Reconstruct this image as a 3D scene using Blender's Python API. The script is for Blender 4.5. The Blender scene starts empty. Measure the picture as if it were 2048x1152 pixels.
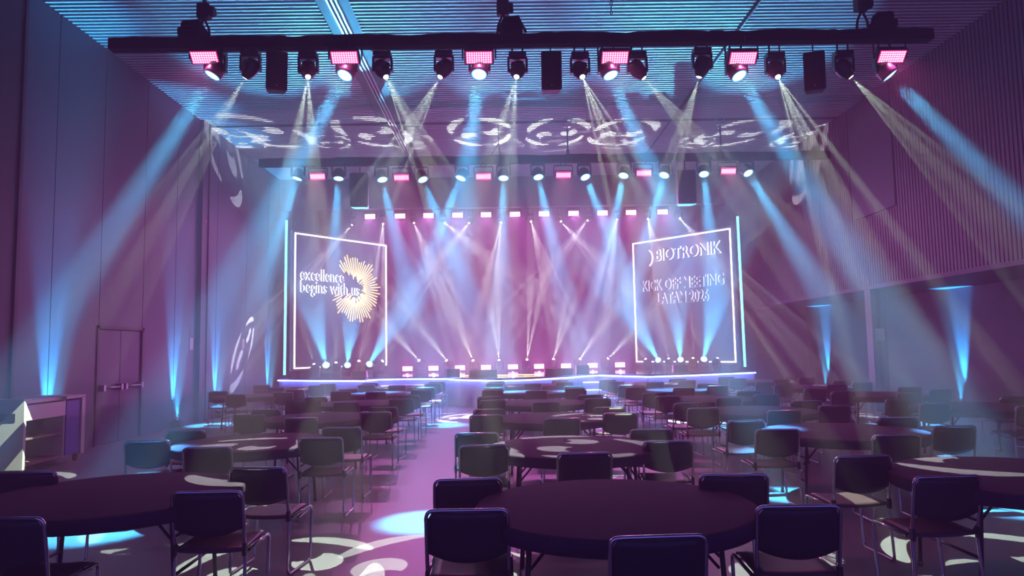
import bpy, bmesh, math, random
from mathutils import Vector, Matrix
PI = math.pi
R = math.radians
random.seed(7)
sc = bpy.context.scene
COL = sc.collection

# ------------------------------------------------------------------ camera
F = 1430.0
PITCH, YAW, ROLL = math.atan(122 / F), -0.013, -0.018
EYE = Vector((0, 0, 1.75))
cd = bpy.data.cameras.new('camera'); cd.sensor_width = 36; cd.lens = 36 * F / 2048
cd.clip_start = 0.05; cd.clip_end = 200
cam = bpy.data.objects.new('camera', cd); COL.objects.link(cam)
ROT = Matrix.Rotation(YAW, 3, 'Z') @ Matrix.Rotation(PI / 2 + PITCH, 3, 'X') @ Matrix.Rotation(ROLL, 3, 'Z')
cam.matrix_world = Matrix.Translation(EYE) @ ROT.to_4x4()
sc.camera = cam


def at(px, py, D):
    """the point of the hall seen at photo pixel px,py at depth D metres down the hall"""
    d = ROT @ Vector(((px - 1024) / F, -(py - 576) / F, -1))
    return EYE + d * (D / d.y)


def aim(px, py, qx, qy, y_to, z):
    """carry the beam drawn from px,py towards qx,qy on to photo row y_to and meet height z there"""
    x = px + (qx - px) * (y_to - py) / (qy - py)
    d = at(x, y_to, 1.0) - EYE
    return EYE + d * ((z - EYE.z) / d.z)


# ------------------------------------------------------------------ render look, world
sc.view_settings.view_transform = 'Standard'
sc.view_settings.look = 'None'
sc.view_settings.exposure = 0.12
sc.view_settings.gamma = 1
sc.view_settings.use_curve_mapping = False
cy = sc.cycles
cy.max_bounces = 4; cy.diffuse_bounces = 2; cy.glossy_bounces = 2; cy.volume_bounces = 0
cy.transmission_bounces = 2; cy.transparent_max_bounces = 4
cy.caustics_reflective = False; cy.caustics_refractive = False
cy.sample_clamp_indirect = 4.0; cy.use_light_tree = True
cy.use_denoising = True; cy.use_adaptive_sampling = False
w = bpy.data.worlds.new('world'); sc.world = w; w.use_nodes = True
w.node_tree.nodes['Background'].inputs[0].default_value = (0.075, 0.072, 0.42, 1)
w.node_tree.nodes['Background'].inputs[1].default_value = 1.6

# light powers
P_WHITE, P_WASH, P_STROBE = 8200, 33000, 120
P_SWHITE, P_TWHITE, P_XWHITE, P_SWASH = 29000, 36000, 10000, 26000
P_LSTROBE, P_TSTROBE, P_FSTROBE = 170, 580, 300
P_LWASH = 40000
P_UP = 9000
HAZE = 0.027
C_WHITE = (0.80, 1.0, 0.74)
C_CYAN = (0.07, 0.54, 1.0)
C_PINK = (1.0, 0.10, 0.42)


# ------------------------------------------------------------------ materials
def mat(name, col, rough=0.5, metal=0.0, emit=None, es=0.0, noise=0.0, nscale=8, spec=0.5, sample=None):
    m = bpy.data.materials.new(name); m.use_nodes = True
    b = m.node_tree.nodes['Principled BSDF']
    b.inputs['Base Color'].default_value = (*col, 1)
    b.inputs['Roughness'].default_value = rough
    b.inputs['Metallic'].default_value = metal
    b.inputs['Specular IOR Level'].default_value = spec
    if emit:
        b.inputs['Emission Color'].default_value = (*emit, 1)
        b.inputs['Emission Strength'].default_value = es
    if noise:
        nt = m.node_tree
        t = nt.nodes.new('ShaderNodeTexCoord'); n = nt.nodes.new('ShaderNodeTexNoise')
        n.inputs['Scale'].default_value = nscale; n.inputs['Detail'].default_value = 3
        mr = nt.nodes.new('ShaderNodeMapRange')
        mr.inputs[3].default_value = 1 - noise; mr.inputs[4].default_value = 1 + noise
        mx = nt.nodes.new('ShaderNodeVectorMath'); mx.operation = 'SCALE'
        mx.inputs[0].default_value = col
        nt.links.new(t.outputs['Object'], n.inputs['Vector'])
        nt.links.new(n.outputs['Fac'], mr.inputs[0])
        nt.links.new(mr.outputs[0], mx.inputs['Scale'])
        nt.links.new(mx.outputs[0], b.inputs['Base Color'])
    if sample:
        m.cycles.emission_sampling = sample
    return m


M = dict(
    floor=mat('floor_vinyl', (0.155, 0.150, 0.175), 0.36, noise=0.12, nscale=1.2),
    wall=mat('wall_panel', (0.078, 0.078, 0.125), 0.55, noise=0.05, nscale=2),
    walldark=mat('wall_dark', (0.05, 0.045, 0.06), 0.6),
    gap=mat('joint_dark', (0.01, 0.01, 0.015), 0.8),
    slat=mat('ceiling_slat', (0.56, 0.56, 0.62), 0.5),
    ceil=mat('ceiling_void', (0.09, 0.09, 0.13), 0.8),
    rail=mat('rail_metal', (0.55, 0.58, 0.65), 0.3, 0.6),
    vslat=mat('wall_slat', (0.12, 0.10, 0.14), 0.5),
    drape=mat('stage_drape', (0.30, 0.22, 0.32), 0.8, noise=0.1, nscale=3),
    black=mat('matt_black', (0.018, 0.016, 0.022), 0.55),
    blackgloss=mat('black_plastic', (0.022, 0.02, 0.028), 0.28),
    blackcloth=mat('black_cloth', (0.016, 0.014, 0.022), 0.95, spec=0.1, noise=0.2, nscale=20),
    chrome=mat('chrome', (0.72, 0.71, 0.73), 0.11, 1.0),
    chair=mat('chair_vinyl', (0.030, 0.022, 0.034), 0.45, noise=0.15, nscale=60),
    seat=mat('seat_vinyl', (0.085, 0.055, 0.060), 0.40, noise=0.1, nscale=40),
    cloth=mat('table_cloth', (0.066, 0.043, 0.076), 0.9, noise=0.08, nscale=25, spec=0.1),
    leg=mat('leg_steel', (0.03, 0.027, 0.035), 0.35, 0.4),
    white=mat('white_laminate', (0.62, 0.60, 0.58), 0.4),
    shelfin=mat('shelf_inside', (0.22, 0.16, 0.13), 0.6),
    purple=mat('purple_panel', (0.09, 0.06, 0.42), 0.5),
    paper=mat('paper', (0.62, 0.58, 0.62), 0.7),
    steel=mat('brushed_steel', (0.30, 0.30, 0.33), 0.45, 0.6),
    stagetop=mat('stage_gloss', (0.06, 0.05, 0.08), 0.10),
    stagefront=mat('stage_fascia', (0.50, 0.46, 0.60), 0.5),
    panel=mat('sign_board', (0.10, 0.10, 0.17), 0.6),
    lens_w=mat('lens_white', (1, 1, 1), 0.3, emit=(0.95, 1.0, 0.88), es=9, sample='NONE'),
    lens_c=mat('lens_cyan', (1, 1, 1), 0.3, emit=(0.45, 0.93, 1.0), es=3.2, sample='NONE'),
    lens_rim=mat('lens_rim', (0.1, 0.3, 0.4), 0.3, emit=(0.05, 0.6, 0.9), es=1.0, sample='NONE'),
    led_pink=mat('led_pink', (1, 0.5, 0.6), 0.4, emit=(1.0, 0.45, 0.70), es=2.8, sample='NONE'),
    led_red=mat('led_red', (0.6, 0.05, 0.15), 0.4, emit=(1.0, 0.02, 0.26), es=1.1, sample='NONE'),
    led_hot=mat('led_hot_pink', (1, 0.5, 0.6), 0.4, emit=(1.0, 0.32, 0.50), es=6, sample='NONE'),
    neon=mat('neon_white', (1, 1, 1), 0.4, emit=(1.0, 0.97, 0.88), es=4.5),
    halo=mat('letter_side', (1, 1, 1), 0.4, emit=(0.85, 0.92, 1.0), es=2.8, sample='NONE'),
    halodim=mat('letter_side_dim', (1, 1, 1), 0.4, emit=(0.6, 0.75, 1.0), es=1.3, sample='NONE'),
    gold=mat('neon_gold', (1, 0.8, 0.4), 0.4, emit=(1.0, 0.70, 0.25), es=2.9, sample='NONE'),
    cyan=mat('led_cyan', (0.4, 0.9, 1), 0.4, emit=(0.08, 0.72, 1.0), es=8),
    edge=mat('led_edge', (0.6, 0.8, 1), 0.4, emit=(0.13, 0.22, 1.0), es=24.0),
    amber=mat('amber_led', (1, 0.5, 0.1), 0.4, emit=(1, 0.45, 0.08), es=3, sample='NONE'),
)


# ------------------------------------------------------------------ geometry helpers
def box(bm, x0, x1, y0, y1, z0, z1, mi=0, bev=0.0):
    vs = [bm.verts.new((x, y, z)) for z in (z0, z1) for y in (y0, y1) for x in (x0, x1)]
    fs = []
    for q in ((0, 2, 3, 1), (4, 5, 7, 6), (0, 1, 5, 4), (2, 6, 7, 3), (0, 4, 6, 2), (1, 3, 7, 5)):
        f = bm.faces.new([vs[i] for i in q]); f.material_index = mi; fs.append(f)
    if bev:
        es = list({e for f in fs for e in f.edges})
        r = bmesh.ops.bevel(bm, geom=es, offset=bev, segments=2, affect='EDGES', profile=0.6)
        for f in r['faces']: f.material_index = mi
    return vs


def fillet(pts, rad, n=4):
    pts = [Vector(p) for p in pts]; out = [pts[0]]
    for a, b, c in zip(pts, pts[1:], pts[2:]):
        u, v = (a - b), (c - b); k = min(rad, u.length * .45, v.length * .45)
        p, q = b + u.normalized() * k, b + v.normalized() * k
        for i in range(n + 1):
            t = i / n; out.append(p * (1 - t) ** 2 + b * 2 * t * (1 - t) + q * t * t)
    out.append(pts[-1]); return out


def tube(bm, pts, r, seg=8, mi=0, closed=False):
    pts = [Vector(p) for p in pts]; n = len(pts); rings = []
    prev = None
    for i, p in enumerate(pts):
        if closed: t = (pts[(i + 1) % n] - pts[i - 1]).normalized()
        else: t = (pts[min(i + 1, n - 1)] - pts[max(i - 1, 0)]).normalized()
        if prev is None:
            nrm = t.orthogonal().normalized()
        else:
            nrm = (prev - t * prev.dot(t))
            nrm = nrm.normalized() if nrm.length > 1e-6 else t.orthogonal().normalized()
        prev = nrm; bn = t.cross(nrm)
        rings.append([bm.verts.new(p + (nrm * math.cos(a) + bn * math.sin(a)) * r) for a in [2 * PI * k / seg for k in range(seg)]])
    m = n if closed else n - 1
    for i in range(m):
        A, B = rings[i], rings[(i + 1) % n]
        for k in range(seg):
            f = bm.faces.new((A[k], A[(k + 1) % seg], B[(k + 1) % seg], B[k])); f.smooth = True; f.material_index = mi
    if not closed:
        bm.faces.new(rings[0][::-1]).material_index = mi; bm.faces.new(rings[-1]).material_index = mi


def lathe(bm, prof, seg=32, axis=None, cap=True, mi=0, smooth=True):
    """profile of (radius, height) turned about Z (or through the matrix axis)"""
    ax = axis or Matrix.Identity(4); rings = []
    for r, h in prof:
        rings.append([bm.verts.new(ax @ Vector((r * math.cos(2 * PI * k / seg), r * math.sin(2 * PI * k / seg), h))) for k in range(seg)])
    for A, B in zip(rings, rings[1:]):
        for k in range(seg):
            f = bm.faces.new((A[k], A[(k + 1) % seg], B[(k + 1) % seg], B[k])); f.smooth = smooth; f.material_index = mi
    if cap:
        bm.faces.new(rings[0][::-1]).material_index = mi; bm.faces.new(rings[-1]).material_index = mi


def obj(name, bm, mats, parent=None, loc=(0, 0, 0), rot=None):
    me = bpy.data.meshes.new(name)
    bmesh.ops.recalc_face_normals(bm, faces=bm.faces)
    bm.to_mesh(me); bm.free()
    for m in (mats if isinstance(mats, (list, tuple)) else [mats]): me.materials.append(m)
    o = bpy.data.objects.new(name, me); COL.objects.link(o)
    o.location = loc
    if rot is not None: o.rotation_euler = rot
    if parent: o.parent = parent
    return o


def NB(): return bmesh.new()


def bx(name, m, dims, parent=None, bev=0.0, loc=(0, 0, 0), rot=None):
    b = NB(); box(b, *dims, bev=bev); return obj(name, b, m, parent, loc, rot)


def tag(o, label, cat, group=None, kind=None):
    o['label'] = label; o['category'] = cat
    if group: o['group'] = group
    if kind: o['kind'] = kind
    return o


def thing(name, label, cat, loc=(0, 0, 0), rz=0, group=None):
    o = bpy.data.objects.new(name, None); o.empty_display_size = 0.1; COL.objects.link(o)
    o.location = loc; o.rotation_euler = (0, 0, rz)
    return tag(o, label, cat, group)


def struct(o, label=None):
    o['kind'] = 'structure'
    if label: o['label'] = label
    return o


def copy_tree(o, parent=None):
    c = o.copy(); COL.objects.link(c)
    if parent: c.parent = parent
    for ch in list(o.children): copy_tree(ch, c)
    return c


ORD = ['first', 'second', 'third', 'fourth', 'fifth', 'sixth', 'seventh', 'eighth', 'ninth', 'tenth', 'eleventh', 'twelfth']

# ------------------------------------------------------------------ haze filling the hall
hm = bpy.data.materials.new('theatrical_haze'); hm.use_nodes = True
nt = hm.node_tree; nt.nodes.clear()
ho = nt.nodes.new('ShaderNodeOutputMaterial'); hv = nt.nodes.new('ShaderNodeVolumeScatter')
hv.inputs['Density'].default_value = HAZE; hv.inputs['Color'].default_value = (0.97, 0.97, 1, 1); hv.inputs['Anisotropy'].default_value = 0.15
nt.links.new(hv.outputs[0], ho.inputs['Volume'])
haze = bx('haze', hm, (-8.2, 11.9, -4.5, 31.0, -0.05, 8.3))
tag(haze, 'thin theatrical haze hanging through the whole hall', 'haze', kind='stuff')

# ------------------------------------------------------------------ room
XL, XR, XRR, ZC, YB, Y0 = -8.0, 9.35, 11.6, 8.0, 30.5, -4.0
YS, ZS = 25.6, 6.9                                    # the soffit over the stage opening
struct(bx('floor', M['floor'], (XL - .3, XRR + .3, Y0, YB + .3, -.2, 0)))
# ceiling: dark void with lengthways... cross slats
b = NB()
box(b, XL - .3, XRR + .3, Y0, YB + .3, ZC + .12, ZC + .2, 1)
y = 5.0
while y < YS:
    for (xa, xb) in ((XL, -3.27), (-2.67, 4.72), (4.80, XR)):
        box(b, xa, xb, y, y + .05, ZC, ZC + .055, 0)
    y += .134
struct(obj('ceiling', b, [M['slat'], M['ceil']]))
# ceiling channel with two bright rails, and the cross joint
b = NB(); box(b, -3.27, -2.67, 3, YS, ZC + .02, ZC + .1, 0)
for x in (-3.06, -2.98, -2.90): box(b, x, x + .03, 3, YS, ZC - .03, ZC + .02, 1)
struct(obj('trim_1', b, [M['walldark'], M['rail']]), 'dark service channel with bright rails running along ceiling')
struct(bx('trim_2', M['gap'], (XL, XR, 19.25, 19.40, ZC - .02, ZC + .05)), 'dark joint across the slatted ceiling')
# left wall: big panels with dark joints
b = NB()
box(b, XL - .3, XL - .02, Y0, YB, 0, ZC + .2, 1)
js = [Y0, 4.6, 7.1, 9.4, 12.72, 14.25, 15.95, 17.5, 20.0, 22.3, 24.4, 27, YB]
for a, c in zip(js, js[1:]):
    if abs(a - 14.25) < .01:
        box(b, XL - .05, XL, a + .012, c - .012, 2.3, ZC + .1, 0)
        continue
    box(b, XL - .05, XL, a + .012, c - .012, 0, ZC + .1, 0)
struct(obj('wall_left', b, [M['wall'], M['gap']]))
for i, (ya, yb, pr) in enumerate(((10.6, 11.6, .12), (18.75, 19.15, .10))):
    b = NB(); box(b, XL, XL + pr, ya, yb, 0, ZC, 0); box(b, XL, XL + pr + .03, yb - .04, yb + .04, 0, ZC, 0)
    struct(obj('trim_%d' % (3 + i), b, M['walldark'] if i == 0 else M['wall']), 'dark upright pilaster on the panelled wall')
# double door in the left wall
dr = bpy.data.objects.new('door_1', None); COL.objects.link(dr); struct(dr, 'grey double door with push bars in the panelled wall')
for ya, yb in ((14.28, 15.09), (15.11, 15.92)):
    lf = bx('door_leaf', M['wall'], (XL - .06, XL - .015, ya, yb, 0.01, 2.28), dr, bev=.004)
    bb = NB(); y1, y2 = ya + .08, yb - .08
    tube(bb, [(XL + .07, y1, 1.12), (XL + .07, y2, 1.12)], .025)
    for yy in (y1, y2): box(bb, XL - .02, XL + .1, yy - .04, yy + .04, 1.06, 1.18)
    obj('push_bar', bb, M['steel'], lf)
b = NB(); box(b, XL - .01, XL + .02, 14.19, 14.26, 0, 2.36); box(b, XL - .01, XL + .02, 15.94, 16.01, 0, 2.36); box(b, XL - .01, XL + .02, 14.19, 16.01, 2.3, 2.36)
obj('door_frame', b, M['walldark'], dr)
# right side: slatted upper wall hanging over a recess
b = NB()
box(b, XR + .03, XR + .25, Y0, YS, 3.15, ZC, 1)
y = 6.0
while y < YS:
    z0 = 4.98 if 16.6 < y < 18.65 else 3.2
    if z0 < 4:
        box(b, XR, XR + .03, y, y + .08, 3.2, ZC, 0)
    else:
        box(b, XR, XR + .03, y, y + .08, 3.2, 4.93, 0)
    y += .115
box(b, XR - .02, XR + .04, 16.6, 18.65, 4.98, ZC, 1)
box(b, XR, XRR, Y0, 27.4, 3.1, 3.2, 1)
struct(obj('wall_right', b, [M['vslat'], M['wall']]), 'vertical slat cladding above the side recess')
struct(bx('wall_right_recess', M['wall'], (XRR, XRR + .3, Y0, YB, 0, ZC)))
struct(bx('wall_side_stage', M['wall'], (XR + .3, XRR, 27.2, 27.5, 0, 3.2)))
struct(bx('wall_stage_upper', M['wall'], (XR + .3, XR + .6, YS, 27.2, 3.2, ZC)))
struct(bx('wall_stage_wing', M['wall'], (XR + .3, XR + .6, 27.2, YB, 0, ZC)))
b = NB(); box(b, 9.38, 9.50, 18.1, 18.4, 0, 3.1); box(b, 9.62, 9.74, 18.1, 18.4, 0, 3.1); box(b, 9.48, 9.64, 18.15, 18.35, 0, 3.1, 1)
struct(obj('trim_6', b, [M['vslat'], M['walldark']]), 'upright post carrying the slatted overhang')
# back of the stage and soffit
b = NB(); n = 150
xs = [XL + (XR + .3 - XL) * i / n for i in range(n + 1)]
v0 = [b.verts.new((x, YB - .15 + .03 * math.sin(i * 1.25), 0)) for i, x in enumerate(xs)]
v1 = [b.verts.new((x, YB - .15 + .03 * math.sin(i * 1.25), ZC + .1)) for i, x in enumerate(xs)]
for i in range(n):
    f = b.faces.new((v0[i], v0[i + 1], v1[i + 1], v1[i])); f.smooth = True
box(b, XL, XRR, YB + .05, YB + .3, 0, ZC + .2)
struct(obj('wall_back', b, M['drape']))
struct(bx('trim_5', M['wall'], (XL, XR, YS, YS + .25, ZS, ZC + .1)), 'soffit above the stage opening')


# ------------------------------------------------------------------ light helpers
def gobo_nodes(L, half):
    L.use_nodes = True; nt = L.node_tree; nd = nt.nodes; ln = nt.links
    em = [n for n in nd if n.type == 'EMISSION'][0]

    def mth(op, a, b=None, c=None):
        n = nd.new('ShaderNodeMath'); n.operation = op
        for i, v in enumerate((a, b, c)):
            if v is None: continue
            if isinstance(v, (int, float)): n.inputs[i].default_value = v
            else: ln.new(v, n.inputs[i])
        return n.outputs[0]
    tc = nd.new('ShaderNodeTexCoord'); sp = nd.new('ShaderNodeSeparateXYZ'); ln.new(tc.outputs['Normal'], sp.inputs[0])
    k = 1 / math.tan(half)
    z = mth('ABSOLUTE', sp.outputs[2])
    u = mth('MULTIPLY', mth('DIVIDE', sp.outputs[0], z), k); v = mth('MULTIPLY', mth('DIVIDE', sp.outputs[1], z), k)
    r = mth('SQRT', mth('ADD', mth('MULTIPLY', u, u), mth('MULTIPLY', v, v)))
    ang = mth('ARCTAN2', v, u)
    a = mth('FRACT', mth('ADD', mth('MULTIPLY', ang, 4 / (2 * PI)), mth('MULTIPLY', r, 1.1)))
    s = mth('DIVIDE', mth('SUBTRACT', a, 0.5), 0.35)
    wd = mth('MULTIPLY', mth('SQRT', mth('MAXIMUM', mth('SUBTRACT', 1.0, mth('MULTIPLY', s, s)), 0.0)), 0.11)
    ring = mth('LESS_THAN', mth('ABSOLUTE', mth('SUBTRACT', r, 0.83)), wd)

    def circ(cx, cy_, rad):
        du, dv = mth('SUBTRACT', u, cx), mth('SUBTRACT', v, cy_)
        return mth('LESS_THAN', mth('ADD', mth('MULTIPLY', du, du), mth('MULTIPLY', dv, dv)), rad * rad)
    tot = ring
    for sg in (1, -1):
        pet = mth('MULTIPLY', circ(sg * .33, sg * .10, .22), mth('SUBTRACT', 1.0, circ(sg * .18, sg * .34, .20)))
        tot = mth('MAXIMUM', tot, pet)
    ln.new(tot, em.inputs['Strength'])
    return L


def spot(name, power, color, deg, blend, rad, gobo=False):
    L = bpy.data.lights.new(name, 'SPOT'); L.energy = power; L.color = color
    L.spot_size = R(deg); L.spot_blend = blend; L.shadow_soft_size = rad
    if gobo: gobo_nodes(L, R(deg / 2))
    return L


L_WHITE = spot('beam_white', P_WHITE, C_WHITE, 16, 0.05, .004, True)
L_SWHITE = spot('beam_white_stage', P_SWHITE, (0.92, 1.0, 0.90), 12, 0.05, .004, True)
L_TWHITE = spot('beam_white_above_stage', P_TWHITE, (0.95, 0.94, 1.0), 10, 0.05, .004, True)
L_XWHITE = spot('beam_white_screen', P_XWHITE, (0.92, 1.0, 0.90), 9, 0.05, .004, True)
L_WASH = spot('wash_blue', P_WASH, C_CYAN, 9.5, 0.5, .09)
L_LWASH = spot('wash_blue_rear', P_LWASH, C_CYAN, 12, 0.6, .09)
L_SWASH = spot('wash_blue_stage', P_SWASH, C_CYAN, 16, 0.6, .05)
L_STROBE = spot('strobe_pink', P_STROBE, C_PINK, 120, 1, .03)
L_LSTROBE = spot('strobe_pink_rear', P_LSTROBE, C_PINK, 120, 1, .03)
L_TSTROBE = spot('strobe_pink_stage', P_TSTROBE, (0.95, 0.21, 0.86), 130, 1, .03)
L_FSTROBE = spot('strobe_pink_floor', P_FSTROBE, (0.95, 0.21, 0.86), 130, 1, .03)
L_UP = spot('uplight_cyan', P_UP, (0.03, 0.50, 1.0), 26, 0.8, .03)


def lamp(data, parent, loc, direction):
    o = bpy.data.objects.new(data.name, data); COL.objects.link(o)
    o.parent = parent; o.location = loc
    o.rotation_euler = Vector(direction).to_track_quat('-Z', 'Y').to_euler()
    return o


# ------------------------------------------------------------------ fixtures (prototype meshes)
def mesh_of(fn, name, mats):
    b = NB(); fn(b); me = bpy.data.meshes.new(name)
    bmesh.ops.recalc_face_normals(b, faces=b.faces); b.to_mesh(me); b.free()
    for m in mats: me.materials.append(m)
    return me


def part(name, me, parent, loc=(0, 0, 0), rot=(0, 0, 0)):
    o = bpy.data.objects.new(name, me); COL.objects.link(o); o.parent = parent; o.location = loc; o.rotation_euler = rot
    return o


def f_base(b):
    box(b, -.15, .15, -.10, .10, -.045, .045, bev=.015)
    for x in (-.09, .09): box(b, x - .012, x + .012, -.02, .02, .04, .075)


def f_yoke(b):          # two arms below the base, pivot at z=0
    for s in (-1, 1):
        box(b, s * .155 - .018, s * .155 + .018, -.055, .055, -.04, .20, bev=.012)
        tube(b, [(s * .10, 0, 0), (s * .17, 0, 0)], .035, 12)
    box(b, -.17, .17, -.06, .06, .19, .225, bev=.01)


def f_clamp(b):
    tube(b, [(0, 0, 0), (0, 0, .16)], .016, 8)
    tube(b, [(0, -.02, .14), (0, .025, .17), (0, .03, .2)], .012, 6)


def f_spothead(b):      # points down -Z, pivot at origin
    lathe(b, [(.06, .17), (.115, .15), (.128, .06), (.128, -.04), (.10, -.11), (.065, -.17), (.05, -.185), (.045, -.17)], 24)
    box(b, -.10, .10, .105, .125, -.02, .10, bev=.01)


def f_washhead(b):
    lathe(b, [(.05, .14), (.10, .13), (.135, .05), (.14, -.06), (.135, -.10), (.12, -.105), (.115, -.09)], 28)
    tube(b, [(.10 * math.cos(t), .10 * math.sin(t) + .02, .06) for t in [PI * k / 8 for k in range(9)]], .012, 6)


ME = dict(
    base=mesh_of(f_base, 'base', [M['blackgloss']]), yoke=mesh_of(f_yoke, 'yoke', [M['blackgloss']]),
    clamp=mesh_of(f_clamp, 'clamp', [M['black']]),
    shead=mesh_of(f_spothead, 'spot_head', [M['blackgloss']]), whead=mesh_of(f_washhead, 'wash_head', [M['blackgloss']]),
    slens=mesh_of(lambda b: lathe(b, [(.001, -.192), (.042, -.186), (.046, -.175)], 20), 'lens', [M['lens_w']]),
    wlens=mesh_of(lambda b: lathe(b, [(.001, -.118), (.06, -.112), (.108, -.10)], 24), 'lens', [M['lens_c']]),
    wrim=mesh_of(lambda b: lathe(b, [(.106, -.10), (.118, -.108), (.126, -.104), (.124, -.09)], 24, cap=False), 'lens_ring', [M['lens_rim']]),
)


def moving_head(lens_pos, target, kind, light, label, group, up=True, reach=0, scale=1.0):
    """lens at lens_pos, aimed at target; up=True hangs from above, else it stands on the deck"""
    d = (target - lens_pos).normalized()
    off = .18 if kind == 'spot' else .11
    if not up: scale = (lens_pos.z - ZD) / (.31 + off * d.z)     # its base stands on the deck
    piv = lens_pos - d * off * scale
    t = thing('moving_head_light', label, 'stage light', piv, 0, group)
    sgn = 1 if up else -1
    rot = (0, 0, 0) if up else (PI, 0, 0)
    y = part('yoke', ME['yoke'], t, (0, 0, 0), rot)
    bs = part('base', ME['base'], t, (0, 0, sgn * .265 * scale), rot)
    h = part('head', ME['shead' if kind == 'spot' else 'whead'], t, (0, 0, 0), d.to_track_quat('-Z', 'Y').to_euler())
    part('lens', ME['slens' if kind == 'spot' else 'wlens'], h)
    if kind != 'spot': part('lens_ring', ME['wrim'], h)
    if up:
        z0 = .30 * scale; zs = max(.3, (reach + .08 - piv.z - z0) / .2)
        for s in (-1, 1): part('clamp', ME['clamp'], t, (s * .09 * scale, 0, z0)).scale = (scale, scale, zs)
    for o in (y, bs, h): o.scale = (scale,) * 3
    lamp(light, t, d * (off + .03) * scale, d)
    return t


def f_housing(b):
    box(b, -.21, .21, -.0, .10, -.105, .105, bev=.012)
    for k in range(7): box(b, -.18 + k * .055, -.155 + k * .055, .10, .125, -.09, .09)


def f_cells(b, nx, nz, w=.36, h=.165, m=.36):
    for i in range(nx):
        for j in range(nz):
            cw, ch = w / nx, h / nz
            x = -w / 2 + i * cw; z = -h / 2 + j * ch
            box(b, x + cw * m / 2, x + cw * (1 - m / 2), -.012, 0, z + ch * m / 2, z + ch * (1 - m / 2))


def f_bracket(b):
    tube(b, fillet([(-.235, .05, 0), (-.235, .05, .17), (.235, .05, .17), (.235, .05, 0)], .03), .012, 6)
    tube(b, [(-.06, .05, .17), (-.06, .05, .27)], .012, 6); tube(b, [(.06, .05, .17), (.06, .05, .27)], .012, 6)


def f_stand(b):
    tube(b, fillet([(-.235, .05, 0), (-.235, .05, -.15), (.235, .05, -.15), (.235, .05, 0)], .03), .012, 6)
    box(b, -.18, .18, -.06, .14, -.165, -.15)


ME['housing'] = mesh_of(f_housing, 'housing', [M['black']])
ME['cells'] = mesh_of(lambda b: f_cells(b, 11, 5), 'led_cells', [M['led_pink']])
ME['bars'] = mesh_of(lambda b: f_cells(b, 11, 1, m=.35), 'led_cells', [M['led_pink']])
ME['cellback'] = mesh_of(lambda b: box(b, -.19, .19, -.004, .002, -.09, .09), 'led_board', [M['led_red']])
ME['hot'] = mesh_of(lambda b: box(b, -.19, .19, -.012, 0, -.088, .088, bev=.004), 'led_cells', [M['led_hot']])
ME['bracket'] = mesh_of(f_bracket, 'bracket', [M['black']])
ME['stand'] = mesh_of(f_stand, 'floor_stand', [M['black']])


def strobe(pos, tilt, light, label, group, face='cells', up=True, scale=1.0, aim=None, reach=0):
    t = thing('led_strobe_panel', label, 'stage light', pos, 0, group)
    h = part('housing', ME['housing'], t, (0, 0, 0), (tilt, 0, 0))
    part('led_cells', ME[face], h)
    if face != 'hot': part('led_board', ME['cellback'], h)
    k = part('bracket' if up else 'floor_stand', ME['bracket' if up else 'stand'], t)
    for o in (h, k): o.scale = (scale,) * 3
    if reach: k.scale.z = (reach + .08 - t.location.z) / .27
    d = Vector((0, -math.cos(tilt), -math.sin(tilt)))
    if light: lamp(light, t, d * .05, aim or d)
    return t


def f_cab(b):
    w, hgt = .20, .375
    pts = [(-w, -.16), (w, -.16), (w * .8, .18), (-w * .8, .18)]
    v0 = [b.verts.new((x, y, -hgt)) for x, y in pts]; v1 = [b.verts.new((x, y, hgt)) for x, y in pts]
    fs = [b.faces.new(v0[::-1]), b.faces.new(v1)] + [b.faces.new((v0[i], v0[(i + 1) % 4], v1[(i + 1) % 4], v1[i])) for i in range(4)]
    bmesh.ops.bevel(b, geom=list({e for f in fs for e in f.edges}), offset=.02, segments=2, affect='EDGES')


def f_grille(b):
    box(b, -.18, .18, -.178, -.158, -.35, .35, bev=.008)


def f_spkbracket(b):
    tube(b, [(0, 0, 0), (0, 0, .15)], .014, 8)
    box(b, -.17, .17, -.03, .03, -.005, .015)


ME['cab'] = mesh_of(f_cab, 'cabinet', [M['black']]); ME['grille'] = mesh_of(f_grille, 'grille', [M['blackcloth']])
ME['spkb'] = mesh_of(f_spkbracket, 'bracket', [M['black']])
ME['badge'] = mesh_of(lambda b: lathe(b, [(.018, 0), (.018, .006)], 12, Matrix.Translation((0, -.178, -.29)) @ Matrix.Rotation(PI / 2, 4, 'X')), 'badge', [M['steel']])


def speaker(pos, rz, label, group, scale=1.0, tilt=0.12, reach=0):
    t = thing('hanging_speaker', label, 'speaker', pos, rz, group)
    c = part('cabinet', ME['cab'], t, (0, 0, 0), (tilt, 0, 0)); part('grille', ME['grille'], c); part('badge', ME['badge'], c)
    c.scale = (scale,) * 3
    k = part('bracket', ME['spkb'], t, (0, 0, .37 * scale)); k.scale = (scale, scale, (reach + .08 - t.location.z - .37 * scale) / .15)
    return t


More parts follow.
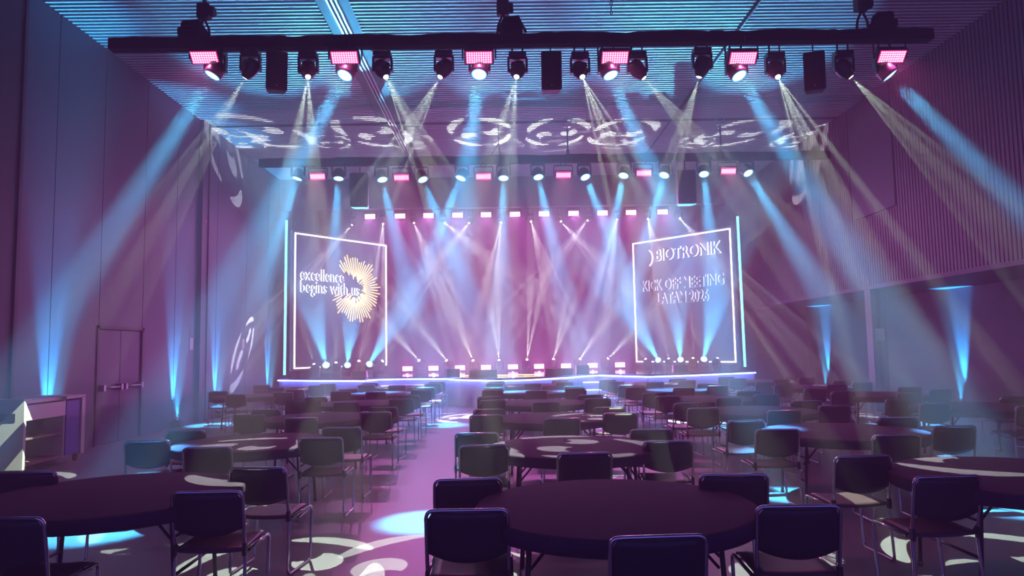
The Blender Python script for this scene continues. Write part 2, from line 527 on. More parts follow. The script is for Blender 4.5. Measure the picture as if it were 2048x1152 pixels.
# ------------------------------------------------------------------ trusses with their drapes and hoists
def truss(x0, x1, y, z, h, name_label, seed, d=.06, wavy=.018):
    t = thing('lighting_truss', name_label, 'truss', ((x0 + x1) / 2, y, z), 0)
    rr = random.Random(seed); b = NB(); hw = (x1 - x0) / 2
    for yy in (-d * .8, d * .8):
        for zz in (.03, h - .03): tube(b, [(-hw, yy, zz), (hw, yy, zz)], .022, 8)
    obj('chord', b, M['steel'], t)
    b = NB(); x = -hw
    while x < hw - .25:
        for yy in (-d * .8, d * .8):
            tube(b, [(x, yy, .03), (x + .25, yy, h - .03)], .01, 6); tube(b, [(x + .25, yy, h - .03), (x + .5 if x + .5 < hw else hw, yy, .03)], .01, 6)
        x += .5
    obj('lacing', b, M['steel'], t)
    b = NB(); n = 130; rows = []
    for i in range(n + 1):
        x = -hw + .0 + 2 * hw * i / n
        top = h + .01 + wavy * rr.random() + .012 * math.sin(i * .37)
        bt = -.01 + .006 * rr.random(); y1 = -d - .015 - .008 * rr.random()
        rows.append([b.verts.new(p) for p in ((x, y1, bt), (x, y1, top * .93), (x, -d * .6, top), (x, d * .6, top), (x, d + .02, top * .93), (x, d + .02, bt))])
    for A, B in zip(rows, rows[1:]):
        for k in range(6): b.faces.new((A[k], A[(k + 1) % 6], B[(k + 1) % 6], B[k]))
    b.faces.new(rows[0][::-1]); b.faces.new(rows[-1])
    obj('black_drape', b, M['blackcloth'], t)
    return t


tA = at(222, 100, 10); tB = at(1893, 96, 10)
ZF = 6.12
truss(-5.57, 6.30, 10.0, ZF, .15, 'long truss wrapped in black cloth across the hall ahead of the camera', 3)
ZR = 6.84
truss(-6.6, 9.1, 19.3, ZR, .20, 'long truss wrapped in black cloth nearer the stage', 4)
ZT = 6.99
truss(-5.6, 7.6, 26.34, ZT, .26, 'truss above the stage carrying the pink panels', 5)


def hoist(px, y, z, label, body=True, zc=ZC, big=True):
    x = at(px, 100, y).x
    t = thing('chain_hoist', label, 'hoist', (x, y, z), 0, None)
    b = NB(); n = max(3, int((zc - z - .3) / .07))
    for i in range(n):
        zz = .3 + i * (zc - z - .3) / n; a = (i % 2) * PI / 2; c, s_ = math.cos(a) * .014, math.sin(a) * .014
        hh = (zc - z - .3) / n * .62
        tube(b, [(c, s_, zz), (c, s_, zz + hh), (0, 0, zz + hh + .014), (-c, -s_, zz + hh), (-c, -s_, zz), (0, 0, zz - .014)], .007, 5, closed=True)
    obj('chain', b, M['black'], t)
    if body:
        b = NB(); box(b, -.09, .09, -.08, .08, .30, .52, bev=.03); lathe(b, [(.07, -.05), (.08, 0), (.07, .05)], 16, Matrix.Translation((.10, 0, .41)) @ Matrix.Rotation(PI / 2, 4, 'Y'))
        obj('motor', b, M['black'], t)
        for s in (-1, 1):
            b = NB(); tube(b, [(0, 0, .32), (s * .07, 0, .16), (s * .09, 0, .0)], .018, 6); obj('sling', b, M['black'], t)
        b = NB()
        tube(b, [(0, 0, .52), (.02, 0, .58), (0, 0, .63), (-.02, 0, .58), (0, 0, .53)], .012, 6)
        obj('hook', b, M['black'], t)
    return t


hoist(407, 10, ZF + .15, 'dark chain hoist above the bar end of the front truss')
hoist(1007, 10, ZF + .15, 'dark chain hoist above the middle of the front truss')
hoist(1225, 10, ZF + .15, 'bare hanging chain between middle and slat-wall hoist', body=False)
hoist(1728, 10, ZF + .15, 'dark chain hoist above the slat-wall end of the front truss')
for px, lab in ((385, 'bar end of front truss'), (1022, 'middle of front truss'), (1765, 'slat-wall end of front truss')):
    p = at(px, 60, 10)
    b = NB(); box(b, -.17, .17, -.13, .13, 0, .12, bev=.03); box(b, -.12, .14, -.11, .11, .1, .24, bev=.05)
    tube(b, [(-.2, .02, .03), (-.1, -.1, .19), (.1, -.05, .25), (.22, .05, .05)], .02, 6)
    tag(obj('cable_bag', b, M['blackcloth'], None, (p.x, 10, ZF + .165)), 'black cable bag lying on the ' + lab, 'bag')
for px, lab in ((1135, 'grey hanger pole with a bracket above middle of rear truss'), (1441, 'grey hanger pole by slatted wall above rear truss')):
    x = at(px, 280, 19.3).x
    t = thing('truss_hanger', lab, 'hanger', (x, 19.3, ZR + .20), 0)
    b = NB(); tube(b, [(0, 0, 0), (0, 0, ZC - ZR - .34)], .022, 8); lathe(b, [(.045, .0), (.05, .08), (.045, .16)], 12)
    obj('pole', b, M['steel'], t)
    b = NB(); z1 = ZC - ZR - .20 + .0
    box(b, -.10, .10, -.06, .06, z1 - .16, z1 - .13); 
    for s in (-1, 1): box(b, s * .10 - .012, s * .10 + .012, -.06, .06, z1 - .16, z1 + .03)
    obj('ceiling_bracket', b, M['rail'], t)
for x, lab in ((-4.2, 'steel hanger rod of the stage truss on the sunburst-screen side'), (5.9, 'steel hanger rod of the stage truss on the meeting-title side')):
    b = NB(); tube(b, [(0, 0, .2), (0, 0, ZC - ZT + .125)], .02, 8)
    tag(obj('hanger_rod', b, M['steel'], None, (x, 26.34, ZT)), lab, 'hanger')
x = at(997, 290, 19.3).x
t = thing('truss_sling', 'forked chain sling above the middle of the rear truss', 'sling', (x, 19.3, ZR + .20), 0)
b = NB(); tube(b, [(0, 0, ZC - ZR - .27), (0, 0, .34)], .012, 6); tube(b, [(0, 0, .36), (-.22, 0, 0)], .012, 6); tube(b, [(0, 0, .36), (.05, 0, 0)], .012, 6)
obj('chain', b, M['black'], t)
b = NB(); tube(b, [(4.76, 3, ZC - .03), (4.76, 10, ZC - .05), (4.76, 19.2, ZC - .04)], .02, 6)
tag(obj('ceiling_cable', b, M['black']), 'thin black cable run along the slatted ceiling', 'cable')

# ------------------------------------------------------------------ front truss fixtures (about 10 m down the hall)
FW = [((490, 156), (82, 830), 10.4), ((616, 154), (555, 1105), 6.1), ((772, 154), (1135, 886), 7.5), ((880, 154), (480, 884), 7.9),
      ((1033, 154), (850, 1105), 6.1), ((1165, 154), (1565, 1108), 5.9), ((1288, 156), (1930, 892), 9.0), ((1398, 154), (1190, 838), 10.4),
      ((1556, 154), (2010, 1100), 5.8), ((1702, 154), (2330, 790), 9.0)]
for i, (p, q, D) in enumerate(FW):
    moving_head(at(*p, 9.98), at(*q, D), 'spot', L_WHITE, 'black head throwing a white beam, %s of ten from bar end of front truss' % ORD[i], 'white-beam heads on the front truss', scale=.85, reach=ZF)
FC = [((424, 152), (105, 650), 9.2), ((689, 152), (235, 1000), 7.5), ((958, 150), (850, 1012), 7.6), ((1222, 152), (1570, 960), 8.5),
      ((1479, 153), (2010, 1000), 7.6), ((1781, 152), (2420, 800), 9)]
for i, (p, q, D) in enumerate(FC):
    moving_head(at(*p, 9.98), at(*q, D), 'wash', L_WASH, 'moving head glowing blue under pink panel, %s of six from bar end of front truss' % ORD[i], 'blue wash heads on the front truss', scale=.92, reach=ZF)
for i, p in enumerate(((409, 115), (689, 115), (958, 115), (1230, 115), (1486, 116), (1784, 113))):
    strobe(at(*p, 9.88), R(44), L_STROBE, 'pink lit panel of small cells, %s of six from bar end of front truss' % ORD[i], 'pink panels on the front truss', aim=Vector((0, -.25, -1)), reach=ZF)
for i, (px, py, rz) in enumerate(((553, 145, .35), (1102, 145, 0), (1628, 145, -.35))):
    speaker(at(px, py, 10.0), rz, 'black speaker hanging from the front truss, %s from the bar end' % ORD[i], 'speakers under the front truss', .74, 0.10, ZF)

# ------------------------------------------------------------------ rear truss fixtures (about 17.6 m)
RW = [(594, 358, 500, 640), (677, 358, 655, 700), (765, 360, 830, 640), (846, 360, 960, 640), (921, 357, 810, 640), (1007, 357, 1000, 700),
      (1077, 355, 1150, 690), (1171, 355, 1290, 640), (1247, 352, 1180, 680), (1328, 351, 1240, 660), (1408, 349, 1440, 690), (1497, 347, 1680, 640)]
for i, (px, py, qx, qy) in enumerate(RW):
    a = at(px, py, 19.3); c = aim(px, py, qx, qy, 850, 0)
    moving_head(a, c, 'wash', L_LWASH, 'small blue moving head, %s of twelve from bar end of rear truss' % ORD[i], 'blue wash heads on the rear truss', scale=1.15, reach=ZR)
for i, p in enumerate(((635, 353), (803, 355), (967, 353), (1127, 350), (1288, 346), (1457, 342))):
    strobe(at(*p, 19.25), R(25), L_LSTROBE, 'small pink striped panel, %s of six from bar end of rear truss' % ORD[i], 'pink panels on the rear truss', 'bars', aim=Vector((0, -.4, -1)), scale=1.1, reach=ZR)
for i, (px, py, lab) in enumerate(((720, 382, 'tall dark speaker under the rear truss above the sunburst screen'), (1371, 376, 'tall dark speaker under the rear truss above the meeting-title screen'))):
    speaker(at(px, py, 19.3), 0, lab, 'speakers under the rear truss', 1.25, 0.05, ZR)

# ------------------------------------------------------------------ stage
ZD = 0.90
lip_px = [(571, 756), (640, 757), (731, 757), (755, 754.5), (800, 753.5), (890, 753), (920, 755), (1000, 757), (1060, 754.5), (1142, 750), (1170, 747.5), (1198, 746), (1250, 747.5), (1297, 748.5), (1380, 746), (1440, 743.5), (1489, 741)]
lip = []
for px, py in lip_px:
    d = at(px, py, 1.0) - EYE
    k = (ZD - EYE.z) / d.z; p = EYE + d * k
    lip.append(Vector((p.x, p.y, ZD)))
# smooth outline resampled
lip = [Vector((l.x, max(21.15, l.y), ZD)) for l in lip]
lip[0].x = -7.75; lip[-1].x = 8.35
st = thing('stage', 'low glossy stage with a wavy lit front edge across the hall end', 'stage', (0, 23, 0))
b = NB(); off = Vector((0, -23, 0))
topv = [b.verts.new(l + off) for l in lip] + [b.verts.new((8.35, YB - .3 - 23, ZD)), b.verts.new((-7.75, YB - .3 - 23, ZD))]
f = b.faces.new(topv); r = bmesh.ops.extrude_face_region(b, geom=[f])
bmesh.ops.translate(b, verts=[v for v in r['geom'] if isinstance(v, bmesh.types.BMVert)], vec=(0, 0, -.06))
obj('deck', b, M['stagetop'], st)
b = NB(); A = [b.verts.new(l + off + Vector((0, .10, -.06))) for l in lip]; B = [b.verts.new(l + off + Vector((0, .10, -ZD))) for l in lip]
for i in range(len(A) - 1): b.faces.new((A[i], B[i], B[i + 1], A[i + 1]))
obj('fascia', b, M['stagefront'], st)
b = NB(); tube(b, fillet([l + off + Vector((0, -.01, -.08)) for l in lip], .3), .022, 8)
obj('edge_light', b, M['edge'], st)


def stairs(x0, x1, y0, label):
    t = thing('stage_stairs', label, 'stairs', ((x0 + x1) / 2, y0, 0))
    hw = (x1 - x0) / 2
    b = NB()
    for k in range(3): box(b, -hw, hw, -.30 * (3 - k) , .02, .225 * k, .225 * (k + 1), bev=.006)
    obj('steps', b, M['stagefront'], t)
    for k in range(3):
        b = NB(); z = .225 * (k + 1) - .03; y = -.30 * (3 - k) - .015
        tube(b, [(-hw + .02, y, z), (hw - .02, y, z)], .013, 6)
        obj('step_light', b, M['edge'], t)


stairs(-3.95, -1.95, 23.35, 'lit steps up to the stage beside the sunburst screen')
stairs(2.5, 3.55, 23.3, 'lit steps up to the stage beside the meeting-title screen')

# stage-top strobes, white heads (25.2 m)
for i, px in enumerate((740, 800, 857, 915, 972, 1030, 1088, 1147, 1205, 1262, 1325)):
    py = 433 - (px - 740) * .0155
    strobe(at(px, py, 26.3), R(8), L_TSTROBE, 'glowing pink panel above the stage, %s of eleven from the sunburst-screen side' % ORD[i], 'pink panels above the stage', 'hot', scale=1.0, aim=Vector((0, -.55, -.8)), reach=ZT)
TW = [(704, 450, 500, 680), (766, 448, 745, 760), (828, 446, 960, 760), (890, 446, 1130, 640), (938, 446, 700, 740), (1002, 445, 950, 760),
      (1062, 443, 1160, 760), (1122, 443, 1400, 740), (1175, 441, 980, 690), (1234, 439, 1170, 740), (1296, 438, 1370, 740), (1360, 437, 1560, 660)]
for i, (px, py, qx, qy) in enumerate(TW):
    c = aim(px, py, qx, qy, 835, 0)
    moving_head(at(px, py, 26.3), c, 'spot', L_TWHITE, 'tiny white-beam head above the stage, %s of twelve from the sunburst-screen side' % ORD[i], 'white-beam heads above the stage', scale=.8, reach=ZT)
# stage floor strobes and heads (27.8 m)
for i, px in enumerate((815, 867, 920, 972, 1026, 1078, 1132, 1185, 1240)):
    py = 737 - (px - 815) * .0155
    p = at(px, py, 27.7); p.z = ZD + .165
    strobe(p, R(-6), L_FSTROBE, 'glowing pink panel standing on the stage, %s of nine from the sunburst-screen side' % ORD[i], 'pink panels on the stage floor', 'hot', up=False, aim=Vector((0, -1, .35)))
FWH = [(838, 721, 690, 560), (893, 721, 765, 560), (946, 721, 830, 450), (998, 720, 975, 440), (1054, 719, 1090, 440), (1107, 718, 1190, 440), (1160, 718, 1270, 560), (1216, 717, 1330, 600)]
for i, (px, py, qx, qy) in enumerate(FWH):
    a = at(px, py, 27.7)
    moving_head(a, aim(px, py, qx, qy, 268, ZC), 'spot', L_SWHITE, 'tiny white-beam head on the stage floor, %s of eight from the sunburst-screen side' % ORD[i], 'white-beam heads at the back of the stage', up=False, scale=.6)
SW = [(628, 728, 560, 500, 's'), (652, 730, 600, 520, 'w'), (672, 725, 668, 500, 's'), (695, 730, 715, 520, 'w'), (718, 722, 770, 500, 's'), (739, 728, 850, 540, 'w'), (765, 722, 900, 560, 's'),
      (1291, 718, 1180, 560, 's'), (1316, 720, 1200, 520, 'w'), (1337, 717, 1290, 520, 's'), (1361, 719, 1345, 520, 'w'), (1386, 716, 1390, 500, 's'), (1408, 718, 1450, 520, 'w'), (1435, 716, 1500, 520, 's')]
cnt = {}
for (px, py, qx, qy, k) in SW:
    D = 25.05 + (px - 628) / 137 * 2.25 if px < 1000 else 25.05 + (1435 - px) / 144 * 2.25
    a = at(px, py, D)
    side = 'sunburst' if px < 1000 else 'meeting-title'
    key = side + k; cnt[key] = cnt.get(key, 0) + 1
    n = ORD[cnt[key] - 1]
    if k == 's':
        moving_head(a, aim(px, py, qx, qy, 285, ZC), 'spot', L_XWHITE, 'tiny white-beam head before the %s screen, %s of four from the bar side' % (side, n), 'white-beam heads before the screens', up=False, scale=.55)
    else:
        moving_head(a, aim(px, py, qx, qy, 105, ZC), 'wash', L_SWASH, 'small blue head before the %s screen, %s of three from the bar side' % (side, n), 'blue wash heads before the screens', up=False, scale=.8)


# screens
def ray_to_plane(px, py, P0, N):
    d = at(px, py, 1.0) - EYE
    return EYE + d * ((P0 - EYE).dot(N) / d.dot(N))


def text_obj(body, size, m_face, m_side, ext, parent, name, origin, spacing=1.0, offset=0.0, width=None):
    cu = bpy.data.curves.new(name, 'FONT'); cu.body = body; cu.size = size; cu.extrude = ext; cu.space_character = spacing
    cu.offset = offset; cu.resolution_u = 3
    tmp = bpy.data.objects.new('tmp', cu); COL.objects.link(tmp)
    bpy.context.view_layer.update()
    me = bpy.data.meshes.new_from_object(tmp.evaluated_get(bpy.context.evaluated_depsgraph_get()))
    bpy.data.objects.remove(tmp)
    me.name = name
    xs = [v.co.x for v in me.vertices]; x0, x1 = min(xs), max(xs)
    k = (width / (x1 - x0)) if width else 1
    for v in me.vertices: v.co.x = (v.co.x - x0) * k
    me.materials.clear(); me.materials.append(m_face); me.materials.append(m_side)
    for p in me.polygons: p.material_index = 0 if abs(p.normal.z) > .7 else 1
    o = bpy.data.objects.new(name, me); COL.objects.link(o); o.parent = parent
    # text plane x,y -> board x,z ; text +z -> board -y (towards the hall)
    o.matrix_local = Matrix(((1, 0, 0, origin[0]), (0, 0, -1, -ext - .004), (0, 1, 0, origin[1]), (0, 0, 0, 1)))
    return o


def screen(xa, ya, xb, yb, z0, z1, label):
    """board from (xa,ya) to (xb,yb); local x along it, local -y faces the hall"""
    L = math.hypot(xb - xa, yb - ya); rz = math.atan2(yb - ya, xb - xa)
    t = thing('stage_screen', label, 'screen', (xa, ya, z0), rz)
    H = z1 - z0
    bx('board', M['panel'], (-.08, L + .08, 0, .12, -.08, H + .08), t)
    b = NB(); w_ = .045
    for (a0, a1, c0, c1) in ((0, L, 0, w_), (0, L, H - w_, H), (0, w_, w_, H - w_), (L - w_, L, w_, H - w_)):
        box(b, a0, a1, -.03, 0, c0, c1)
    obj('border_light', b, M['neon'], t)
    for x in (.3, L - .3): bx('stand', M['black'], (x - .04, x + .04, .12, .5, -z0 + ZD, H * .8), t)
    return t, L, H


# board corners from the photograph's outlines
a0 = at(587, 738, 24.9); a1 = at(773, 727, 28.3)
s1, L1, H1 = screen(a0.x, 24.9, a1.x, 28.3, a0.z, at(587, 465, 24.9).z, 'dark screen with glowing border, white slogan and golden sunburst')
P0 = Vector((a0.x, 24.9, 0)); dirv = Vector((a1.x - a0.x, 3.4, 0)).normalized(); N1 = Vector((dirv.y, -dirv.x, 0))


def loc1(px, py, P0=P0, dv=dirv, N=N1, z0=a0.z):
    p = ray_to_plane(px, py, P0, N); return (p - P0).dot(dv), p.z - z0


u0, v0_ = loc1(600, 559); u1, _ = loc1(687, 561)
text_obj('excellence', .62, M['panel'], M['halo'], .032, s1, 'slogan_lettering', (u0, v0_), width=u1 - u0)
u0, v0_ = loc1(600, 584); u1, _ = loc1(718, 586)
text_obj('begins with us', .62, M['panel'], M['halo'], .032, s1, 'slogan_lettering', (u0, v0_), width=u1 - u0)
# sunburst drawn from rays of unequal length
uc, vc = loc1(709, 578)
b = NB(); rr = random.Random(11); nr = 60
us, _ = loc1(760, 578); _, vs = loc1(709, 508)
ru, rv = us - uc, vs - vc
for i in range(nr):
    a = 2 * PI * i / nr
    if 2.40 < a < 3.42: continue
    ro = rr.uniform(.78, 1.0); ri = rr.uniform(.22, .42)
    if 1.9 < a < 2.4 or 3.42 < a < 3.75: ri = rr.uniform(.42, .62)
    c_, s_ = math.cos(a), math.sin(a)
    tube(b, [(uc + ru * ri * c_, -.035, vc + rv * ri * s_), (uc + ru * ro * c_, -.035, vc + rv * ro * s_)], .017, 6)
obj('sunburst', b, M['gold'], s1)
b0 = at(1273, 720, 28.3); b1 = at(1473, 725, 24.9)
s2, L2, H2 = screen(b0.x, 28.3, b1.x, 24.9, b1.z, at(1462, 456, 24.9).z, 'dark screen with glowing border and outlined white meeting title')
Q0 = Vector((b0.x, 28.3, 0)); dq = Vector((b1.x - b0.x, -3.4, 0)).normalized(); N2 = Vector((dq.y, -dq.x, 0))


def loc2(px, py): return loc1(px, py, Q0, dq, N2, b1.z)


u0, v0_ = loc2(1313, 522); u1, _ = loc2(1444, 510)
text_obj('BIOTRONIK', .62, M['panel'], M['halo'], .032, s2, 'title_lettering', (u0, v0_), offset=.012, width=u1 - u0)
u0, v0_ = loc2(1286, 583); u1, _ = loc2(1449, 570)
text_obj('KICK OFF MEETING', .58, M['panel'], M['halodim'], .03, s2, 'title_lettering', (u0, v0_), offset=.012, width=u1 - u0)
u0, v0_ = loc2(1316, 608); u1, _ = loc2(1419, 603)
text_obj('LATAM 2026', .58, M['panel'], M['halodim'], .03, s2, 'title_lettering', (u0, v0_), offset=.012, width=u1 - u0)
uc, vc = loc2(1295, 517)
b = NB(); pts = [(uc + .27 * math.cos(a), -.03, vc + .33 * math.sin(a)) for a in [-1.15 + 2.3 * k / 14 for k in range(15)]]
for p, q in zip(pts, pts[1:]): tube(b, [p, q], .022, 6)
obj('crescent_mark', b, M['halo'], s2)

# cyan upright tubes at both ends of the stage
for (p, q, D, lab) in (((573, 441), (569, 745), 24.95, 'tall cyan light tube beside the sunburst screen'), ((1475, 433), (1490, 732), 24.6, 'tall cyan light tube beside the meeting-title screen')):
    a = at(*p, D); c = at(*q, D)
    t = thing('led_tube', lab, 'light tube', (c.x, D, ZD))
    b = NB(); tube(b, [(0, 0, .1), (a.x - c.x, 0, a.z - ZD)], .040, 10); obj('tube', b, M['cyan'], t)
    bx('foot', M['black'], (-.15, .15, -.15, .15, 0, .1), t, bev=.01)

# monitors along the stage edge
for px, py, w_, h_, D, lab in ((720, 752, .46, .24, 23.2, 'low dark wedge monitor before the sunburst screen'), (907, 750, .42, .26, 22.9, 'small black box monitor at the stage edge beside a wide flat monitor'),
                               (967, 753, .86, .22, 22.4, 'wide flat black monitor on the stage beside the added golden rods'), (1118, 751, .90, .22, 22.6, 'wide flat black monitor on the slat-wall side of the added golden rods'),
                               (1165, 747, .42, .30, 23.0, 'upright black box at stage edge behind a wide monitor'), (1360, 745, .48, .24, 23.4, 'low dark wedge monitor before the meeting-title screen')):
    p = at(px, py, D)
    t = thing('stage_monitor', lab, 'monitor', (p.x, D, ZD), 0)
    b = NB(); box(b, -w_ / 2, w_ / 2, -.15, .17, 0, h_, bev=.02)
    for v in b.verts:
        if v.co.z > h_ * .6 and v.co.y > 0: v.co.y -= .12
    obj('cabinet', b, M['black'], t)
    b = NB(); box(b, -w_ / 2 + .04, w_ / 2 - .04, -.165, -.15, .03, h_ - .03); obj('grille', b, M['blackcloth'], t)
for i, (px, py, ln_, an) in enumerate(((1004, 750, .5, .25), (1000, 752, .35, -.1), (1044, 750, .45, -.3), (1066, 749, .6, .2), (1062, 751, .5, -.12), (925, 751, .35, .1))):  # glowing rods added to stand in for yellow streaks of light across the deck
    p = at(px, py, 22.7)
    b = NB(); tube(b, [(-ln_ / 2 * math.cos(an), -ln_ / 2 * math.sin(an) * 2, .03), (ln_ / 2 * math.cos(an), ln_ / 2 * math.sin(an) * 2, .03)], .016, 6)
    tag(obj('added_glow_rod', b, M['gold'], None, (p.x, 22.7 + .12 * (i % 3), ZD)), 'thin golden rod added for a bright streak on the stage, %s from the sunburst side' % ORD[(2, 1, 3, 5, 4, 0)[i]], 'added glow rod', 'golden rods added on the stage')

# ------------------------------------------------------------------ wall uplights
for (x, y, lab) in ((XL + .16, 12.72, 'cyan wall uplight behind the bar counter'), (XL + .16, 17.5, 'cyan wall uplight just past the double door'),
                    (XL + .16, 20.0, 'cyan wall uplight between the two wall notices'), (XL + .16, 24.4, 'cyan wall uplight close to the stage on the panelled wall'),
                    (XRR - .18, 25.6, 'cyan wall uplight in the recess close to the stage'), (XRR - .18, 18.0, 'cyan wall uplight in the recess beside the post')):
    s = 1 if x < 0 else -1; x -= s * .0
    t = thing('wall_uplight', lab, 'uplight', (x - s * .04, y, 0), 0, 'cyan uplights along the walls')
    b = NB(); box(b, -.11, .11, -.11, .11, .02, .16, bev=.02); lathe(b, [(.09, .16), (.095, .2), (.09, .215), (.08, .21)], 20)
    obj('housing', b, M['black'], t)
    b = NB(); lathe(b, [(.078, .205), (.001, .212)], 20); obj('lens', b, M['lens_c'], t)
    lamp(L_UP, t, (0, 0, .25), (-s * .035, 0, 1))
# notices
for (x, y, z, rz, lab) in ((XL + .012, 18.45, 2.03, PI / 2, 'white paper notice on the panelled wall before the pilaster'), (XL + .012, 22.1, 2.06, PI / 2, 'white paper notice on the panelled wall nearer the stage')):
    tag(bx('wall_notice', M['paper'], (-.105, .105, -.004, .004, -.15, .15), None, loc=(x, y, z), rot=(0, 0, rz)), lab, 'notice')
tag(bx('wall_notice', M['paper'], (-.12, .12, -.006, .0, -.15, .15), None, loc=(9.56, 18.09, 1.95)), 'white paper notice on the post under the slatted overhang', 'notice')
b = NB(); lathe(b, [(.001, 0), (.018, 0), (.018, .02), (.001, .03)], 10, Matrix.Translation((-7.89, 18.95, 5.3)) @ Matrix.Rotation(PI / 2, 4, 'Y'))
tag(obj('alarm_light', b, M['led_red']), 'tiny red indicator light high on the pilaster', 'indicator light')

# ------------------------------------------------------------------ bar counter against the left wall
bc = thing('bar_counter', 'white wheeled bar counter with open shelves against the panelled wall', 'bar counter', (-7.60, 11.70, 0))


def bpart(name, m, d, bev=.004, par=bc): return bx(name, M[m], d, par, bev)


bpart('counter_top', 'white', (-.30, .34, -.74, .62, 1.05, 1.10))
bpart('front_panel', 'white', (-.30, -.26, -.72, .74, .12, 1.05))
bpart('end_panel', 'white', (-.34, .41, -.80, -.74, .08, 1.13))
bpart('end_ledge', 'white', (-.34, .41, -.74, -.62, 1.10, 1.13))
bx('slot', M['walldark'], (.02, .28, -.806, -.80, .80, .92), bc)
bpart('divider', 'white', (-.28, .38, .22, .26, .12, 1.05))
bpart('divider', 'white', (-.28, .38, .70, .74, .12, 1.05))
bpart('shelf', 'shelfin', (-.26, .37, -.74, .22, .12, .16))
bpart('shelf', 'shelfin', (-.26, .34, -.74, .22, .50, .53))
bpart('back_lining', 'shelfin', (-.26, -.23, -.74, .22, .16, .82))
bpart('fascia', 'white', (.36, .40, -.74, .24, .80, 1.03))
bpart('door', 'purple', (.36, .40, .265, .66, .15, 1.03))
bpart('corner_post', 'white', (.30, .42, .66, .76, .12, 1.08))
bpart('top_frame', 'white', (-.30, .42, .22, .76, 1.06, 1.11))
for x in (-.22, .33):
    for y in (-.66, .66):
        b = NB(); lathe(b, [(.001, -.02), (.05, -.02), (.055, 0), (.05, .02), (.001, .02)], 14, Matrix.Translation((x, y, .056)) @ Matrix.Rotation(PI / 2, 4, 'Y')); box(b, x - .03, x + .03, y - .03, y + .03, .08, .12)
        obj('caster', b, M['black'], bc)


# ------------------------------------------------------------------ chairs
def make_chair():
    t = thing('banquet_chair', 'x', 'chair')
    b = NB()
    def side(s):
        return [(s * .245, -.17, .445), (s * .245, .235, .455), (s * .245, .20, .013), (s * .240, -.235, .013), (s * .232, -.205, .42), (s * .232, -.275, .845)]
    path = side(-1) + side(1)[::-1]
    tube(b, fillet(path, .045, 5), .0115, 8)
    obj('frame', b, M['chrome'], t)
    for y, z in ((.17, .435), (-.12, .43)):
        b = NB(); tube(b, [(-.24, y, z), (.24, y, z)], .009, 6); obj('crossbar', b, M['chrome'], t)
    # seat: thin padded sheet, slightly dished
    b = NB(); nx, ny = 8, 8; g = []
    for top in (1, 0):
        lay = []
        for j in range(ny + 1):
            row = []
            for i in range(nx + 1):
                u, v = i / nx * 2 - 1, j / ny * 2 - 1
                z = .462 - .012 * (1 - u * u) + (.012 * v) - (.035 * max(0, v - .7) * 2)
                ed = max(abs(u), abs(v)); th = .032 * (1 - .45 * max(0, ed - .8) / .2)
                row.append(b.verts.new((u * .222, .02 + v * .215, z + (th / 2 if top else -th / 2))))
            lay.append(row)
        g.append(lay)
    for lay in g:
        for j in range(ny):
            for i in range(nx):
                f = b.faces.new((lay[j][i], lay[j][i + 1], lay[j + 1][i + 1], lay[j + 1][i])); f.smooth = True
    T, Bt = g
    for j in range(ny):
        for i in (0, nx): b.faces.new((T[j][i], T[j + 1][i], Bt[j + 1][i], Bt[j][i]))
    for i in range(nx):
        for j in (0, ny): b.faces.new((T[j][i], T[j][i + 1], Bt[j][i + 1], Bt[j][i]))
    obj('seat', b, M['seat'], t)
    # backrest: curved pad with rounded top corners and bowed lower edge
    b = NB(); nx, nz = 16, 8; L = []
    for fr in (1, -1):
        lay = []
        for j in range(nz + 1):
            row = []
            for i in range(nx + 1):
                u, v = i / nx * 2 - 1, j / nz
                zb = .600 - .050 * (1 - u ** 2); zt = .838 - .045 * max(0, (abs(u) - .86) / .14) ** 2
                z = zb + (zt - zb) * v
                ed = max(abs(u), abs(v * 2 - 1)); th = .020 * (1 - .4 * max(0, ed - .93) / .07)
                yb = -.205 - .07 * (z - .42) / .425
                y = yb - .03 * (1 - u * u) + fr * th / 2 + .004
                row.append(b.verts.new((u * .226, y, z)))
            lay.append(row)
        L.append(lay)
    for lay in L:
        for j in range(nz):
            for i in range(nx):
                f = b.faces.new((lay[j][i], lay[j][i + 1], lay[j + 1][i + 1], lay[j + 1][i])); f.smooth = True
    T, Bt = L
    for j in range(nz):
        for i in (0, nx): b.faces.new((T[j][i], T[j + 1][i], Bt[j + 1][i], Bt[j][i]))
    for i in range(nx):
        for j in (0, nz): b.faces.new((T[j][i], T[j][i + 1], Bt[j][i + 1], Bt[j][i]))
    obj('backrest', b, M['chair'], t)
    for s in (-1, 1):
        bx('linking_bracket', M['black'], (s * .232 - .012, s * .232 + .012, -.235, -.195, .42, .50), t, .004)
    return t


chair0 = make_chair(); used = [False]


def chair(x, y, rz, label, group):
    if not used[0]: c = chair0; used[0] = True
    else: c = copy_tree(chair0)
    c.location = (x, y, 0); c.rotation_euler = (0, 0, rz)
    c['label'] = label; c['group'] = group


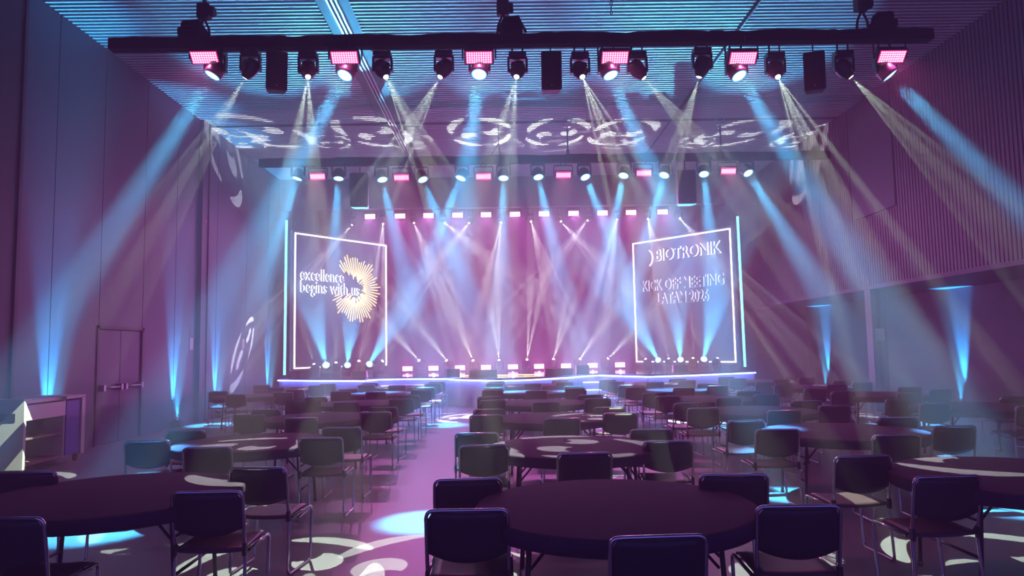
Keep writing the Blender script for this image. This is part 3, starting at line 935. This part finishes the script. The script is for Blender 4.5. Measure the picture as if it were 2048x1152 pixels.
# ------------------------------------------------------------------ tables
def make_table():
    t = thing('round_table', 'x', 'table')
    b = NB()
    lathe(b, [(.001, .752), (.86, .752), (.885, .748), (.893, .738), (.896, .70), (.890, .655), (.872, .652), (.868, .70), (.001, .72)], 72)
    obj('tabletop', b, M['cloth'], t)
    for sx in (-1, 1):
        for sy in (-1, 1):
            b = NB(); tube(b, [(sx * .56, sy * .36, .70), (sx * .60, sy * .36, .012)], .016, 8); lathe(b, [(.022, 0), (.022, .03)], 10, Matrix.Translation((sx * .60, sy * .36, 0)))
            obj('leg', b, M['leg'], t)
        b = NB(); tube(b, [(sx * .583, -.36, .25), (sx * .583, .36, .25)], .012, 6); obj('crossbar', b, M['leg'], t)
        b = NB()
        for sy in (-.28, .28): tube(b, fillet([(sx * .575, sy, .42), (sx * .42, sy, .60), (sx * .22, sy * .5, .71)], .03), .010, 6)
        tube(b, [(sx * .57, -.36, .5), (sx * .57, .36, .5)], .010, 6)
        obj('folding_brace', b, M['leg'], t)
    return t


table0 = make_table(); tused = [False]
COLS = [('middle', .69, [4.67, 7.45, 10.5, 13.4, 16.65, 19.85]), ('bar-side', -2.87, [5.4, 8.3, 11.3, 14.2, 17.3, 20.2]),
        ('slat-wall-side', 3.85, [5.4, 8.25, 11.0, 13.6, 16.6, 19.4]), ('overhang', 7.2, [11.0, 13.9, 16.8, 19.8]), ('panelled-wall', -6.0, [17.3, 20.3])]
rr = random.Random(5)
POS = [('back-of-hall', 0, -.93, 0), ('bar-wall rear', -.93, -.29, -.10), ('bar-wall front', -.98, .67, -.22), ('slat-wall rear', .92, -.30, .10), ('slat-wall front', .94, .67, .22)]
for cname, X, rows in COLS:
    for k, Y in enumerate(rows):
        if not tused[0]: t = table0; tused[0] = True
        else: t = copy_tree(table0)
        t.location = (X + (.02 if k % 2 else 0), Y, 0); t.rotation_euler = (0, 0, rr.uniform(-.06, .06))
        t['label'] = 'round table under a dark fitted cloth, %s from back of hall in %s column' % (ORD[k], cname)
        t['group'] = 'round banquet tables'
        for (pn, dx, dy, a) in POS:
            if cname == 'panelled-wall' and dx < 0 and dy < 0: continue
            if cname == 'bar-side' and k == 0 and pn == 'bar-wall rear': continue
            chair(X + dx + rr.uniform(-.04, .04), Y + dy + rr.uniform(-.04, .04), -a * .35 + rr.uniform(-.05, .05),
                  'black chrome chair, %s seat at %s table from hall back in %s column' % (pn, ORD[k], cname), 'chairs around the round tables')
# black cloth thrown over one chair back
b = NB(); cx, cy_, n = -3.80, 13.68, 12; rows = []
for i in range(n + 1):
    u = i / n * 2 - 1; x = cx + u * .33
    prof = [(-.06, .50 + .03 * math.sin(i * 1.9)), (-.05, .70), (-.03, .862), (.0, .872), (.03, .862), (.06, .70), (.09, .58 + .02 * math.cos(i * 1.3))]
    rows.append([b.verts.new((x, cy_ + dy + .012 * math.sin(i * 1.1 + k), z - (.03 * max(0, abs(u) - .7) / .3))) for k, (dy, z) in enumerate(prof)])
for A, B in zip(rows, rows[1:]):
    for k in range(6):
        f = b.faces.new((A[k], A[k + 1], B[k + 1], B[k])); f.smooth = True
o = obj('black_cloth', b, M['blackcloth']); md = o.modifiers.new('thick', 'SOLIDIFY'); md.thickness = .008
tag(o, 'black cloth thrown over a chair back in the bar-side column', 'cloth')
bpy.context.view_layer.update()
